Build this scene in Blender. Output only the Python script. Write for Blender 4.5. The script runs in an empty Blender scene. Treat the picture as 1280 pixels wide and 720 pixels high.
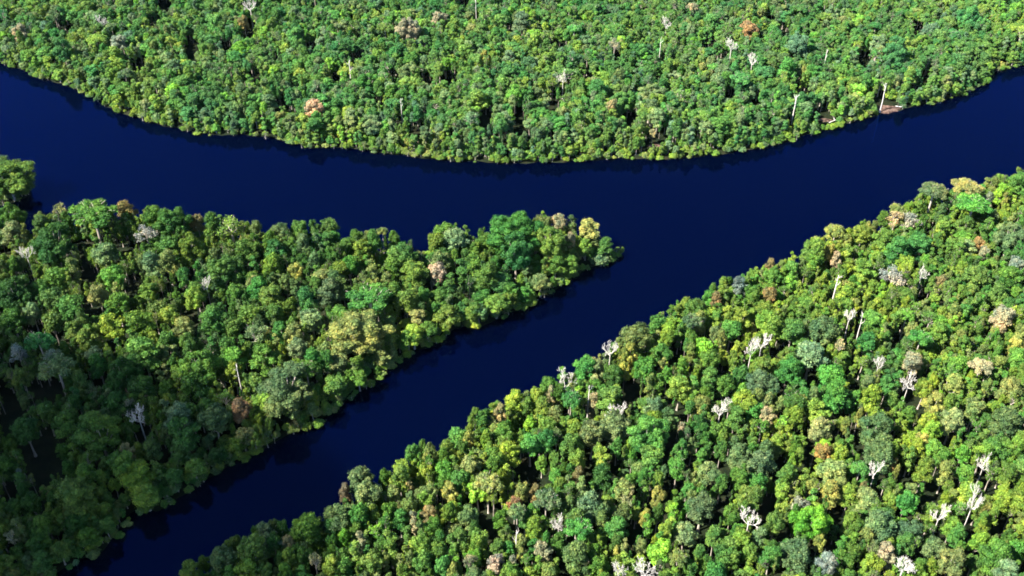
import bpy, math, random
import numpy as np
from mathutils import Vector, Matrix
random.seed(7)
RNG = np.random.default_rng(11)
C = bpy.context.scene.collection
PI = math.pi
R = math.radians

# ------------------------------------------------------------------ camera
CAM_H, PITCH, HFOV = 330.0, R(38.0), 2 * math.atan(16 / 9 * math.tan(R(15)))
TH = math.tan(HFOV / 2)
cp, sp = math.cos(PITCH), math.sin(PITCH)

def gp(x, y, z=0.0):
    """where the view through photo pixel (x, y) meets the level z"""
    u = (x - 640) / 640 * TH; v = (360 - y) / 640 * TH
    d = (u, cp + v * sp, -sp + v * cp)
    t = (z - CAM_H) / d[2]
    return (d[0] * t, d[1] * t)

def mpp(x, y, z=12.0):
    """metres covered by one photo pixel there"""
    X, Y = gp(x, y, z)
    depth = Y * cp + (CAM_H - z) * sp
    return depth * TH / 640

def to_px(X, Y, Z):
    d = Y * cp + (CAM_H - Z) * sp
    return 640 + 640 * X / (d * TH), 360 - 640 * ((Y * sp - (CAM_H - Z) * cp)) / (d * TH)

cam = bpy.data.cameras.new('camera'); co = bpy.data.objects.new('camera', cam); C.objects.link(co)
co.location = (0, 0, CAM_H); co.rotation_euler = (R(90) - PITCH, 0, 0)
cam.angle = HFOV; cam.clip_end = 30000; cam.clip_start = 1
sc = bpy.context.scene; sc.camera = co

# ------------------------------------------------------------------ light
SUN_EL, SUN_AZ = R(47), R(-112)      # azimuth from +Y (away from the viewer) clockwise: the sun stands to the left
world = bpy.data.worlds.new('World'); sc.world = world; world.use_nodes = True
nt = world.node_tree; bg = nt.nodes['Background']
sky = nt.nodes.new('ShaderNodeTexSky'); sky.sky_type = 'NISHITA'; sky.sun_disc = False
sky.sun_elevation = SUN_EL; sky.sun_rotation = SUN_AZ; sky.altitude = 200; sky.air_density = 1.0; sky.dust_density = 0.1; sky.ozone_density = 2.5
nt.links.new(sky.outputs[0], bg.inputs[0]); bg.inputs[1].default_value = 0.062
sl = bpy.data.lights.new('sun', 'SUN'); sl.energy = 5.0; sl.angle = R(0.5); sl.color = (1, 0.95, 0.86)
so = bpy.data.objects.new('sun', sl); C.objects.link(so)
sv = Vector((math.sin(SUN_AZ) * math.cos(SUN_EL), math.cos(SUN_AZ) * math.cos(SUN_EL), math.sin(SUN_EL)))
so.rotation_euler = sv.to_track_quat('Z', 'Y').to_euler(); so.location = (-300, 300, 600)
vs = sc.view_settings; vs.view_transform = 'Standard'; vs.look = 'None'; vs.gamma = 1.0; vs.use_curve_mapping = False
vs.exposure = 2.08
sc.cycles.filter_width = 1.7; sc.cycles.max_bounces = 5; sc.cycles.diffuse_bounces = 2; sc.cycles.glossy_bounces = 2; sc.cycles.transmission_bounces = 3
sc.cycles.transparent_max_bounces = 4; sc.cycles.volume_bounces = 0

# ------------------------------------------------------------------ materials
def mat(name):
    m = bpy.data.materials.new(name); m.use_nodes = True
    n = m.node_tree.nodes; n.clear()
    return m, n, m.node_tree.links

def leaf_material():
    m, n, l = mat('foliage')
    out = n.new('ShaderNodeOutputMaterial')
    at = n.new('ShaderNodeAttribute'); at.attribute_type = 'INSTANCER'; at.attribute_name = 'tint'
    va = n.new('ShaderNodeAttribute'); va.attribute_type = 'GEOMETRY'; va.attribute_name = 'var'
    r1 = n.new('ShaderNodeValToRGB'); e = r1.color_ramp.elements
    e[0].color = (0.30, 0.38, 0.46, 1); e[1].color = (2.2, 1.85, 1.5, 1); e[1].position = 1.0
    x = r1.color_ramp.elements.new(0.5); x.color = (1, 1, 1, 1)
    l.new(va.outputs['Fac'], r1.inputs[0])
    mx = n.new('ShaderNodeMix'); mx.data_type = 'RGBA'; mx.blend_type = 'MULTIPLY'; mx.inputs[0].default_value = 1
    l.new(at.outputs['Color'], mx.inputs[6]); l.new(r1.outputs[0], mx.inputs[7])
    p = n.new('ShaderNodeBsdfPrincipled'); p.inputs['Roughness'].default_value = 0.5; p.inputs['Specular IOR Level'].default_value = 0.08
    t = n.new('ShaderNodeBsdfTranslucent')
    ge = n.new('ShaderNodeNewGeometry'); nz = n.new('ShaderNodeTexNoise'); nz.inputs['Scale'].default_value = 0.33; nz.inputs['Detail'].default_value = 3
    l.new(ge.outputs['Position'], nz.inputs[0])
    r2 = n.new('ShaderNodeValToRGB'); e = r2.color_ramp.elements      # twigs and young leaves mixed into the green
    e[0].position = .28; e[0].color = (.66, .84, .85, 1); e[1].position = .74; e[1].color = (1.45, 1.2, 1.2, 1)
    x = e.new(.48); x.color = (.95, 1, .95, 1)
    l.new(nz.outputs[0], r2.inputs[0])
    nb = n.new('ShaderNodeTexNoise'); nb.inputs['Scale'].default_value = 0.035; nb.inputs['Detail'].default_value = 2; l.new(ge.outputs['Position'], nb.inputs[0])
    r4 = n.new('ShaderNodeValToRGB'); e = r4.color_ramp.elements      # broad patches of lighter and darker green across neighbouring crowns
    e[0].position = .36; e[0].color = (.68, .86, .95, 1); e[1].position = .64; e[1].color = (1.25, 1.14, .95, 1); l.new(nb.outputs[0], r4.inputs[0])
    m4 = n.new('ShaderNodeMix'); m4.data_type = 'RGBA'; m4.blend_type = 'MULTIPLY'; m4.inputs[0].default_value = 1
    l.new(mx.outputs[2], m4.inputs[6]); l.new(r4.outputs[0], m4.inputs[7]); mx = m4
    m3 = n.new('ShaderNodeMix'); m3.data_type = 'RGBA'; m3.blend_type = 'MULTIPLY'; m3.inputs[0].default_value = 1
    l.new(mx.outputs[2], m3.inputs[6]); l.new(r2.outputs[0], m3.inputs[7]); mx = m3
    l.new(mx.outputs[2], p.inputs['Base Color']); l.new(mx.outputs[2], t.inputs[0])
    s = n.new('ShaderNodeMixShader'); s.inputs[0].default_value = 0.22
    l.new(p.outputs[0], s.inputs[1]); l.new(t.outputs[0], s.inputs[2]); l.new(s.outputs[0], out.inputs[0])
    return m

def bark_material(name, a, b, scale):
    m, n, l = mat(name)
    out = n.new('ShaderNodeOutputMaterial'); p = n.new('ShaderNodeBsdfPrincipled'); p.inputs['Roughness'].default_value = 0.85
    tc = n.new('ShaderNodeTexCoord'); mp = n.new('ShaderNodeMapping'); mp.inputs[3].default_value = (1, 1, 0.2)
    nz = n.new('ShaderNodeTexNoise'); nz.inputs['Scale'].default_value = scale; nz.inputs['Detail'].default_value = 4
    cr = n.new('ShaderNodeValToRGB'); cr.color_ramp.elements[0].color = (*a, 1); cr.color_ramp.elements[1].color = (*b, 1)
    cr.color_ramp.elements[0].position = 0.35; cr.color_ramp.elements[1].position = 0.65
    l.new(tc.outputs['Object'], mp.inputs[0]); l.new(mp.outputs[0], nz.inputs[0]); l.new(nz.outputs[0], cr.inputs[0])
    l.new(cr.outputs[0], p.inputs['Base Color']); l.new(p.outputs[0], out.inputs[0])
    return m

M_LEAF = leaf_material()
M_BARK = bark_material('bark', (0.22, 0.18, 0.14), (0.48, 0.43, 0.36), 1.2)
M_DEAD = bark_material('bleached_dead_wood', (0.46, 0.42, 0.37), (0.64, 0.60, 0.54), 0.8)

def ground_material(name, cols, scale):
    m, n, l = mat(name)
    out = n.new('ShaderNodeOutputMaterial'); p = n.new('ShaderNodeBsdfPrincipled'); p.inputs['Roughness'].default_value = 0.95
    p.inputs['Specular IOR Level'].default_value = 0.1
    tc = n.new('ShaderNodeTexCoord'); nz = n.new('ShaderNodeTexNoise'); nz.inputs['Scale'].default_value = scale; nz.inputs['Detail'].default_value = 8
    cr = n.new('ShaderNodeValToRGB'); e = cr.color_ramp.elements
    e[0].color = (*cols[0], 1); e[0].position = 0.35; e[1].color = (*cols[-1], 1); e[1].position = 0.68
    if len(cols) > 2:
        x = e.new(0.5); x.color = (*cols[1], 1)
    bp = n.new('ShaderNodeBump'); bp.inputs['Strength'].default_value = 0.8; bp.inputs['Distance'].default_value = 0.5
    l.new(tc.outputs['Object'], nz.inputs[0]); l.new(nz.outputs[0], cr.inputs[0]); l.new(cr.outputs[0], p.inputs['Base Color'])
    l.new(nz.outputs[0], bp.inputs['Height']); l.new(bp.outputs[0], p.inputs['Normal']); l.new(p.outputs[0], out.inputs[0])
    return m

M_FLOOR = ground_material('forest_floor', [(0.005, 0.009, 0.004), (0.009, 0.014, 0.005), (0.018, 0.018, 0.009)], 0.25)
M_SOIL = ground_material('bare_bank_soil', [(0.035, 0.022, 0.016), (0.09, 0.055, 0.042), (0.17, 0.115, 0.09)], 0.6)

def water_material():
    m, n, l = mat('river_water')
    out = n.new('ShaderNodeOutputMaterial'); p = n.new('ShaderNodeBsdfDiffuse'); p.inputs[0].default_value = (0.00003, 0.0004, 0.0045, 1)
    g = n.new('ShaderNodeBsdfGlossy'); g.inputs['Color'].default_value = (.022, .14, .80, 1); g.inputs['Roughness'].default_value = .05
    fr = n.new('ShaderNodeFresnel'); fr.inputs[0].default_value = 1.35; ms = n.new('ShaderNodeMixShader')
    l.new(fr.outputs[0], ms.inputs[0]); l.new(p.outputs[0], ms.inputs[1]); l.new(g.outputs[0], ms.inputs[2])
    tc = n.new('ShaderNodeTexCoord')
    nz = n.new('ShaderNodeTexNoise'); nz.inputs['Scale'].default_value = 0.55; nz.inputs['Detail'].default_value = 6
    nz2 = n.new('ShaderNodeTexNoise'); nz2.inputs['Scale'].default_value = 0.02; nz2.inputs['Detail'].default_value = 3
    mul = n.new('ShaderNodeMath'); mul.operation = 'MULTIPLY'
    l.new(tc.outputs['Object'], nz.inputs[0]); l.new(tc.outputs['Object'], nz2.inputs[0])
    l.new(nz.outputs[0], mul.inputs[0]); l.new(nz2.outputs[0], mul.inputs[1])
    bp = n.new('ShaderNodeBump'); bp.inputs['Strength'].default_value = 0.35; bp.inputs['Distance'].default_value = 0.25
    l.new(mul.outputs[0], bp.inputs['Height']); l.new(bp.outputs[0], g.inputs['Normal']); l.new(bp.outputs[0], fr.inputs['Normal']); l.new(ms.outputs[0], out.inputs[0])
    return m
M_WATER = water_material()

# ------------------------------------------------------------------ mesh builder
class MB:
    def __init__(s): s.v = []; s.f = []; s.m = []; s.a = []
    def add(s, verts, faces, mi=0, var=0.5):
        o = len(s.v); s.v.extend(verts)
        for i, f in enumerate(faces):
            s.f.append(tuple(o + k for k in f)); s.m.append(mi); s.a.append(var if not isinstance(var, (list, np.ndarray)) else float(var[i]))
    def tube(s, pts, rads, mi=0, n=6):
        o = len(s.v); k = len(pts)
        for i, (p, r) in enumerate(zip(pts, rads)):
            p = Vector(p)
            d = (Vector(pts[min(i + 1, k - 1)]) - Vector(pts[max(i - 1, 0)])).normalized()
            a = d.orthogonal().normalized() if abs(d.z) < 0.95 else Vector((1, 0, 0)) - d * d.x
            a.normalize(); b = d.cross(a)
            for j in range(n):
                t = 2 * PI * j / n
                s.v.append(tuple(p + (a * math.cos(t) + b * math.sin(t)) * r))
        for i in range(k - 1):
            for j in range(n):
                q = (j + 1) % n
                s.f.append((o + i * n + j, o + i * n + q, o + (i + 1) * n + q, o + (i + 1) * n + j)); s.m.append(mi); s.a.append(0.5)
        s.f.append(tuple(o + (k - 1) * n + j for j in range(n))); s.m.append(mi); s.a.append(0.5)
    def mesh(s, name, mats):
        me = bpy.data.meshes.new(name); me.from_pydata(s.v, [], s.f)
        for m in mats: me.materials.append(m)
        me.polygons.foreach_set('material_index', s.m)
        at = me.attributes.new('var', 'FLOAT', 'FACE'); at.data.foreach_set('value', s.a)
        me.update(); return me

# icosphere once
def _ico():
    import bmesh
    b = bmesh.new(); bmesh.ops.create_icosphere(b, subdivisions=1, radius=1)
    v = np.array([x.co[:] for x in b.verts]); f = [tuple(q.index for q in x.verts) for x in b.faces]; b.free(); return v, f
ICO_V, ICO_F = _ico()

def leaves(mb, centre, r, count, size, lv, squash=1.0, full=False):
    """leaf clumps over one small cauliflower bump"""
    d = RNG.normal(size=(count, 3)); d /= np.linalg.norm(d, axis=1)[:, None]
    if not full: d[:, 2] = np.abs(d[:, 2]) * 1.0 - 0.35; d /= np.linalg.norm(d, axis=1)[:, None]
    rr = r * (0.82 + 0.42 * RNG.random(count) ** 1.5 + 0.55 * (RNG.random(count) > .9) * RNG.random(count))
    P = np.array(centre) + d * rr[:, None] * np.array([1, 1, squash])
    nrm = d + RNG.normal(size=(count, 3)) * 0.55; nrm /= np.linalg.norm(nrm, axis=1)[:, None]
    t = np.cross(nrm, RNG.normal(size=(count, 3))); t /= np.linalg.norm(t, axis=1)[:, None]
    b = np.cross(nrm, t); sz = size * (0.6 + 0.8 * RNG.random(count))
    A = P + t * sz[:, None]; B = P + b * (sz * 0.6)[:, None] + nrm * (sz * 0.15)[:, None]
    Cc = P - t * sz[:, None]; D = P - b * (sz * 0.6)[:, None] + nrm * (sz * 0.15)[:, None]
    o = len(mb.v)
    V = np.stack([A, B, Cc, D], 1).reshape(-1, 3)
    mb.v.extend(map(tuple, V))
    var = np.clip(lv + RNG.normal(size=count) * 0.19, 0, 1)
    for i in range(count):
        mb.f.append((o + 4 * i, o + 4 * i + 1, o + 4 * i + 2, o + 4 * i + 3)); mb.m.append(0); mb.a.append(float(var[i]))

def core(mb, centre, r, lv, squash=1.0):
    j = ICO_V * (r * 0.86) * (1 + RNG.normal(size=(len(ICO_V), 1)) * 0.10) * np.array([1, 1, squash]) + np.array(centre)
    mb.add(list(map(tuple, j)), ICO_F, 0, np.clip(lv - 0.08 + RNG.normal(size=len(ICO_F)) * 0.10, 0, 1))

def rnd(a, b): return a + (b - a) * random.random()

def crown_blobs(form, W, z0, z1):
    """(centre, radius) of the primary lobes for a crown W wide between heights z0 and z1"""
    out = []; h = z1 - z0; zc = (z0 + z1) / 2
    if form in ('dome', 'giant', 'sparse'):
        k = {'dome': 12, 'giant': 34, 'sparse': 9}[form]
        lr = {'dome': 0.19, 'giant': 0.12, 'sparse': 0.17}[form] * W
        for i in range(k):
            # golden spiral over the upper two thirds of an ellipsoid
            t = 1 - 1.7 * (i + 0.5) / k; a = i * 2.39996 + rnd(-.45, .45)
            q = math.sqrt(max(0, 1 - t * t)); rr = (W / 2 - lr) * rnd(0.68, 1.25)
            out.append(((math.cos(a) * q * rr, math.sin(a) * q * rr, zc + t * (h / 2 - lr * 0.8) * rnd(.68, 1.2)), lr * rnd(.55, 1.45)))
        if form != 'sparse': out.append(((0, 0, zc - h * .05), W * 0.26))
    elif form == 'column':
        for i in range(7):
            t = i / 6; q = math.sin(PI * (0.18 + 0.72 * t)); a = i * 2.4
            out.append(((math.cos(a) * W * .16, math.sin(a) * W * .16, z0 + W * .3 + t * (h - W * .5)), W * (0.20 + 0.14 * q) * rnd(.85, 1.15)))
    elif form == 'umbrella':
        for i in range(13):
            a = i * 2.39996 + rnd(-.2, .2); q = math.sqrt((i + 0.4) / 13) * (W / 2) * 0.86
            out.append(((math.cos(a) * q, math.sin(a) * q, z1 - W * .13 - (q / (W / 2)) ** 2 * h * .45 + rnd(-.4, .4)), W * rnd(.12, .17)))
    elif form == 'bush':
        for i in range(5):
            a = i * 1.257 + rnd(-.3, .3); out.append(((math.cos(a) * W * .25, math.sin(a) * W * .25, z0 + h * rnd(.35, .6)), W * rnd(.2, .28)))
        out.append(((0, 0, z0 + h * .62), W * .28))
    return out

def make_tree(form, W, H, z0, leaf, dens):
    """returns crown MB and trunk MB; real size, origin at the foot"""
    cr, tr = MB(), MB(); blobs = crown_blobs(form, W, z0, H)
    sq = 0.72 if form in ('umbrella',) else 0.85
    for (c, r) in blobs:
        lobe_v = 0.5 + rnd(-.16, .16); k = 7 if form != 'sparse' else 5
        subs = [(c, r * 0.72)]
        for i in range(k):
            t = 1 - 1.5 * (i + .5) / k; a = i * 2.4 + rnd(0, 1); q = math.sqrt(max(0, 1 - t * t))
            s_ = rnd(.36, .52)
            subs.append(((c[0] + math.cos(a) * q * r * .62, c[1] + math.sin(a) * q * r * .62, c[2] + t * r * .62 * sq), r * s_))
        for (sc_, sr) in subs:
            lv = lobe_v + rnd(-.10, .10)
            if form != 'sparse': core(cr, sc_, sr, lv, sq)
            n = int(dens * 4 * PI * sr * sr * (0.5 if form != 'sparse' else 0.42)) + 4
            leaves(cr, sc_, sr, n, leaf, lv, sq, full=(form == 'sparse'))
    # trunk and limbs
    tr_r = 0.018 * W + 0.022 * H * 0.5
    lean = (rnd(-.4, .4), rnd(-.4, .4))
    fork = z0 + (H - z0) * (0.30 if form in ('umbrella', 'sparse') else 0.2)
    tr.tube([(0, 0, -0.5), (0, 0, 1), (lean[0] * .5, lean[1] * .5, fork * .5), (lean[0], lean[1], fork)], [tr_r * 1.7, tr_r * 1.1, tr_r * .85, tr_r * .7], 1)
    for (c, r) in blobs[:(10 if form != 'giant' else 18)]:
        m = ((lean[0] + c[0]) / 2 + rnd(-.3, .3), (lean[1] + c[1]) / 2 + rnd(-.3, .3), fork + (c[2] - fork) * .42)
        tr.tube([(lean[0], lean[1], fork - .4), m, c], [tr_r * .5, tr_r * .32, tr_r * .12], 1, 5)
        if form in ('sparse', 'umbrella'):
            for q in range(4):
                e = (c[0] + rnd(-1, 1) * r * 1.1, c[1] + rnd(-1, 1) * r * 1.1, c[2] + rnd(0.0, 1.0) * r)
                tr.tube([m, ((m[0] + e[0]) / 2, (m[1] + e[1]) / 2, (m[2] + e[2]) / 2 + .2), e], [tr_r * .24, tr_r * .17, tr_r * .07], 1, 4)
    return cr, tr

SPEC = {  # form: (variants, width, height, crown bottom, leaf, density)
    'D': ('dome', 6, 10, 17, 3.5, .29, 8.5),
    'G': ('giant', 4, 22, 27, 5.0, .32, 7.5),
    'C': ('column', 4, 5.5, 18, 3.0, .28, 8),
    'U': ('umbrella', 3, 15, 22, 15.5, .32, 7),
    'S': ('sparse', 3, 10, 19, 9.0, .30, 5.0),
    'B': ('bush', 3, 6, 5, -.3, .33, 5.0),
}
PROTO = {}
lib = bpy.data.collections.new('tree_kinds')      # source meshes for the mass of the forest
pid = 0
for key, (form, nv, W, H, z0, leaf, dens) in SPEC.items():
    PROTO[key] = []
    for i in range(nv):
        cr, tr = make_tree(form, W * rnd(.96, 1.04), H, z0, leaf, dens)
        cm = cr.mesh(form + '_crown', [M_LEAF, M_BARK]); tm = tr.mesh(form + '_trunk', [M_LEAF, M_BARK])
        al = MB(); al.v = cr.v + tr.v; o = len(cr.v); al.f = cr.f + [tuple(o + k for k in f) for f in tr.f]; al.m = cr.m + tr.m; al.a = cr.a + tr.a
        full = bpy.data.objects.new('kind_%03d' % pid, al.mesh(form + '_tree', [M_LEAF, M_BARK])); lib.objects.link(full)
        PROTO[key].append((cm, tm, W, H, z0, pid)); pid += 1

# ------------------------------------------------------------------ colours
COL = {  # linear leaf colours and the words for them
    'g': ((.076, .166, .031), 'mid green'), 'v': ((.068, .208, .040), 'vivid green'), 'e': ((.052, .160, .036), 'emerald green'),
    'd': ((.042, .105, .022), 'dark green'), 'b': ((.084, .134, .050), 'bluish grey-green'), 'y': ((.152, .245, .036), 'yellow-green'),
    'Y': ((.290, .290, .075), 'yellow'), 'o': ((.105, .175, .032), 'olive green'), 'k': ((.165, .205, .066), 'khaki'),
    't': ((.310, .270, .170), 'pinkish tan'), 'r': ((.220, .150, .075), 'rusty brown'), 'O': ((.370, .280, .170), 'orange tan'), 'l': ((.210, .225, .190), 'greyish lilac'),
    'w': ((.140, .210, .084), 'pale grey-green'), 'L': ((.145, .330, .036), 'bright lime green'),
}
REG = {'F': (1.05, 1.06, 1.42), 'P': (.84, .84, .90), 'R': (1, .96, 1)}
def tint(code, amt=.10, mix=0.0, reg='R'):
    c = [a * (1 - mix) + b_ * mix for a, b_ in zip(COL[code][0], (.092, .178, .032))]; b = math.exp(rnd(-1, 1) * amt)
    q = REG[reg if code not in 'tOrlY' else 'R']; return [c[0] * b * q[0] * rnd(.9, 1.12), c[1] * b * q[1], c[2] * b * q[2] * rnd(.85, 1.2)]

# ------------------------------------------------------------------ land
FAR = [(-260, -10), (-120, 40), (0, 78), (20, 84), (47, 96), (97, 111), (144, 138), (202, 156), (262, 169), (302, 168), (330, 171), (356, 176), (386, 185), (430, 184), (470, 190), (520, 196),
       (560, 201), (620, 203), (690, 203), (760, 198), (840, 199), (900, 193), (960, 183), (1010, 169), (1048, 157), (1080, 148), (1129, 136), (1186, 125), (1233, 103), (1240, 91), (1280, 81), (1380, 60), (1560, 10)]
PEN_N = [(-330, 262), (-120, 255), (34, 277), (60, 269), (90, 262), (150, 260), (208, 266), (240, 272), (290, 272), (310, 279), (336, 288), (370, 284), (410, 278), (430, 292), (477, 294), (517, 298),
         (545, 290), (568, 283), (591, 290), (618, 277), (648, 268), (696, 272), (739, 277), (750, 290), (760, 300)]          # seen over the canopy
PEN_S = [(776, 315), (762, 327), (736, 337), (716, 346), (695, 361), (679, 371), (655, 385), (632, 395), (598, 408), (568, 411), (548, 427), (507, 443), (487, 459), (462, 485), (435, 499), (401, 527),
         (354, 544), (331, 564), (287, 579), (258, 601), (230, 616), (195, 640), (165, 640), (153, 660), (133, 684), (80, 711), (60, 722), (-60, 790), (-330, 900)]
RGT = [(180, 840), (216, 730), (236, 704), (276, 684), (311, 664), (345, 652), (381, 645), (410, 642), (428, 612), (449, 590), (485, 588), (500, 572), (529, 550), (556, 552), (576, 530), (600, 512), (643, 492),
       (680, 478), (710, 468), (728, 453), (753, 436), (780, 416), (823, 392), (850, 376), (880, 371), (897, 354), (927, 341), (961, 326), (994, 323), (1011, 304), (1035, 292), (1058, 285), (1085, 277),
       (1112, 266), (1132, 252), (1149, 240), (1189, 236), (1213, 230), (1240, 220), (1260, 218), (1280, 210), (1400, 160), (1620, 90)]
w_far = [gp(*p) for p in FAR]
w_pen = [gp(x, y, 13) for x, y in PEN_N] + [gp(*p) for p in PEN_S]
w_rgt = [gp(x, y, 13) for x, y in RGT]
ISL = [(-90, 200), (-20, 204), (10, 214), (34, 232), (36, 246), (18, 252), (-20, 262), (-90, 268)]
w_isl = [gp(*p) for p in ISL]
def close_poly(pts, extra): return np.array(list(pts) + extra)
P_FAR = close_poly(w_far, [(1500, 1500), (1500, 2500), (-1500, 2500), (-1500, w_far[0][1])])
P_PEN = np.array(w_pen)
P_RGT = close_poly(w_rgt, [(1500, w_rgt[-1][1]), (1500, -400), (w_rgt[0][0], -400)])
P_ISL = np.array(w_isl)
POLYS = [P_FAR, P_PEN, P_RGT, P_ISL]

def signed(P, poly):
    """distance to the bank, positive on land"""
    x, y = P[:, 0], P[:, 1]; ins = np.zeros(len(P), bool); dm = np.full(len(P), 1e9)
    n = len(poly)
    for i in range(n):
        a, b = poly[i], poly[(i + 1) % n]
        c = (a[1] > y) != (b[1] > y)
        with np.errstate(divide='ignore', invalid='ignore'):
            xi = (b[0] - a[0]) * (y - a[1]) / (b[1] - a[1]) + a[0]
        ins ^= c & (x < xi)
        ab = b - a; t = np.clip(((P - a) @ ab) / (ab @ ab + 1e-9), 0, 1)
        dm = np.minimum(dm, np.hypot(*(P - (a + t[:, None] * ab)).T))
    return np.where(ins, dm, -dm)
def land(P):
    P = np.asarray(P, float).reshape(-1, 2)
    return np.max([signed(P, p) for p in POLYS], axis=0)
def wob(P): return 2.0 * np.sin(P[:, 0] * .31 + 1.3 * np.sin(P[:, 1] * .17)) + 1.3 * np.sin(P[:, 1] * .43 + P[:, 0] * .23)
def height(sd): return np.clip(sd * 0.22, -3, 1.6)

xs = np.concatenate([[-9000, -4000, -2000, -1200], np.arange(-760, 761, 5.0), [1200, 2000, 4000, 9000]])
ys = np.concatenate([[-9000, -3000, -800, -100], np.arange(60, 1101, 5.0), [1400, 2000, 4000, 9000, 14000]])
GX, GY = np.meshgrid(xs, ys); GP = np.stack([GX.ravel(), GY.ravel()], 1)
sd = land(GP) + wob(GP) * .5
far_out = (np.abs(GP[:, 0]) > 1000) | (GP[:, 1] > 1300) | (GP[:, 1] < -50)
GZ = height(sd) + np.where(sd > 3, .25 * np.sin(GP[:, 0] * .09) * np.cos(GP[:, 1] * .07), 0)
nx, ny = len(xs), len(ys)
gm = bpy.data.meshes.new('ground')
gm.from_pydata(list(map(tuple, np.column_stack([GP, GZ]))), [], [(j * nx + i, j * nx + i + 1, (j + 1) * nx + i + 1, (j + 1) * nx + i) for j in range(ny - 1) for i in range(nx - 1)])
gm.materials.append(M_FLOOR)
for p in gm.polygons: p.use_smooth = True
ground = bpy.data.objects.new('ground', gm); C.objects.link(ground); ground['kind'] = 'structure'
wm = bpy.data.meshes.new('water'); wm.from_pydata([(-9000, -9000, 0), (9000, -9000, 0), (9000, 14000, 0), (-9000, 14000, 0)], [], [(0, 1, 2, 3)]); wm.materials.append(M_WATER)
water = bpy.data.objects.new('river_water', wm); C.objects.link(water); water['kind'] = 'structure'

# ------------------------------------------------------------------ helpers for things
def tag(o, label=None, cat=None, group=None, kind=None):
    if label: o['label'] = label
    if cat: o['category'] = cat
    if group: o['group'] = group
    if kind: o['kind'] = kind

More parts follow.
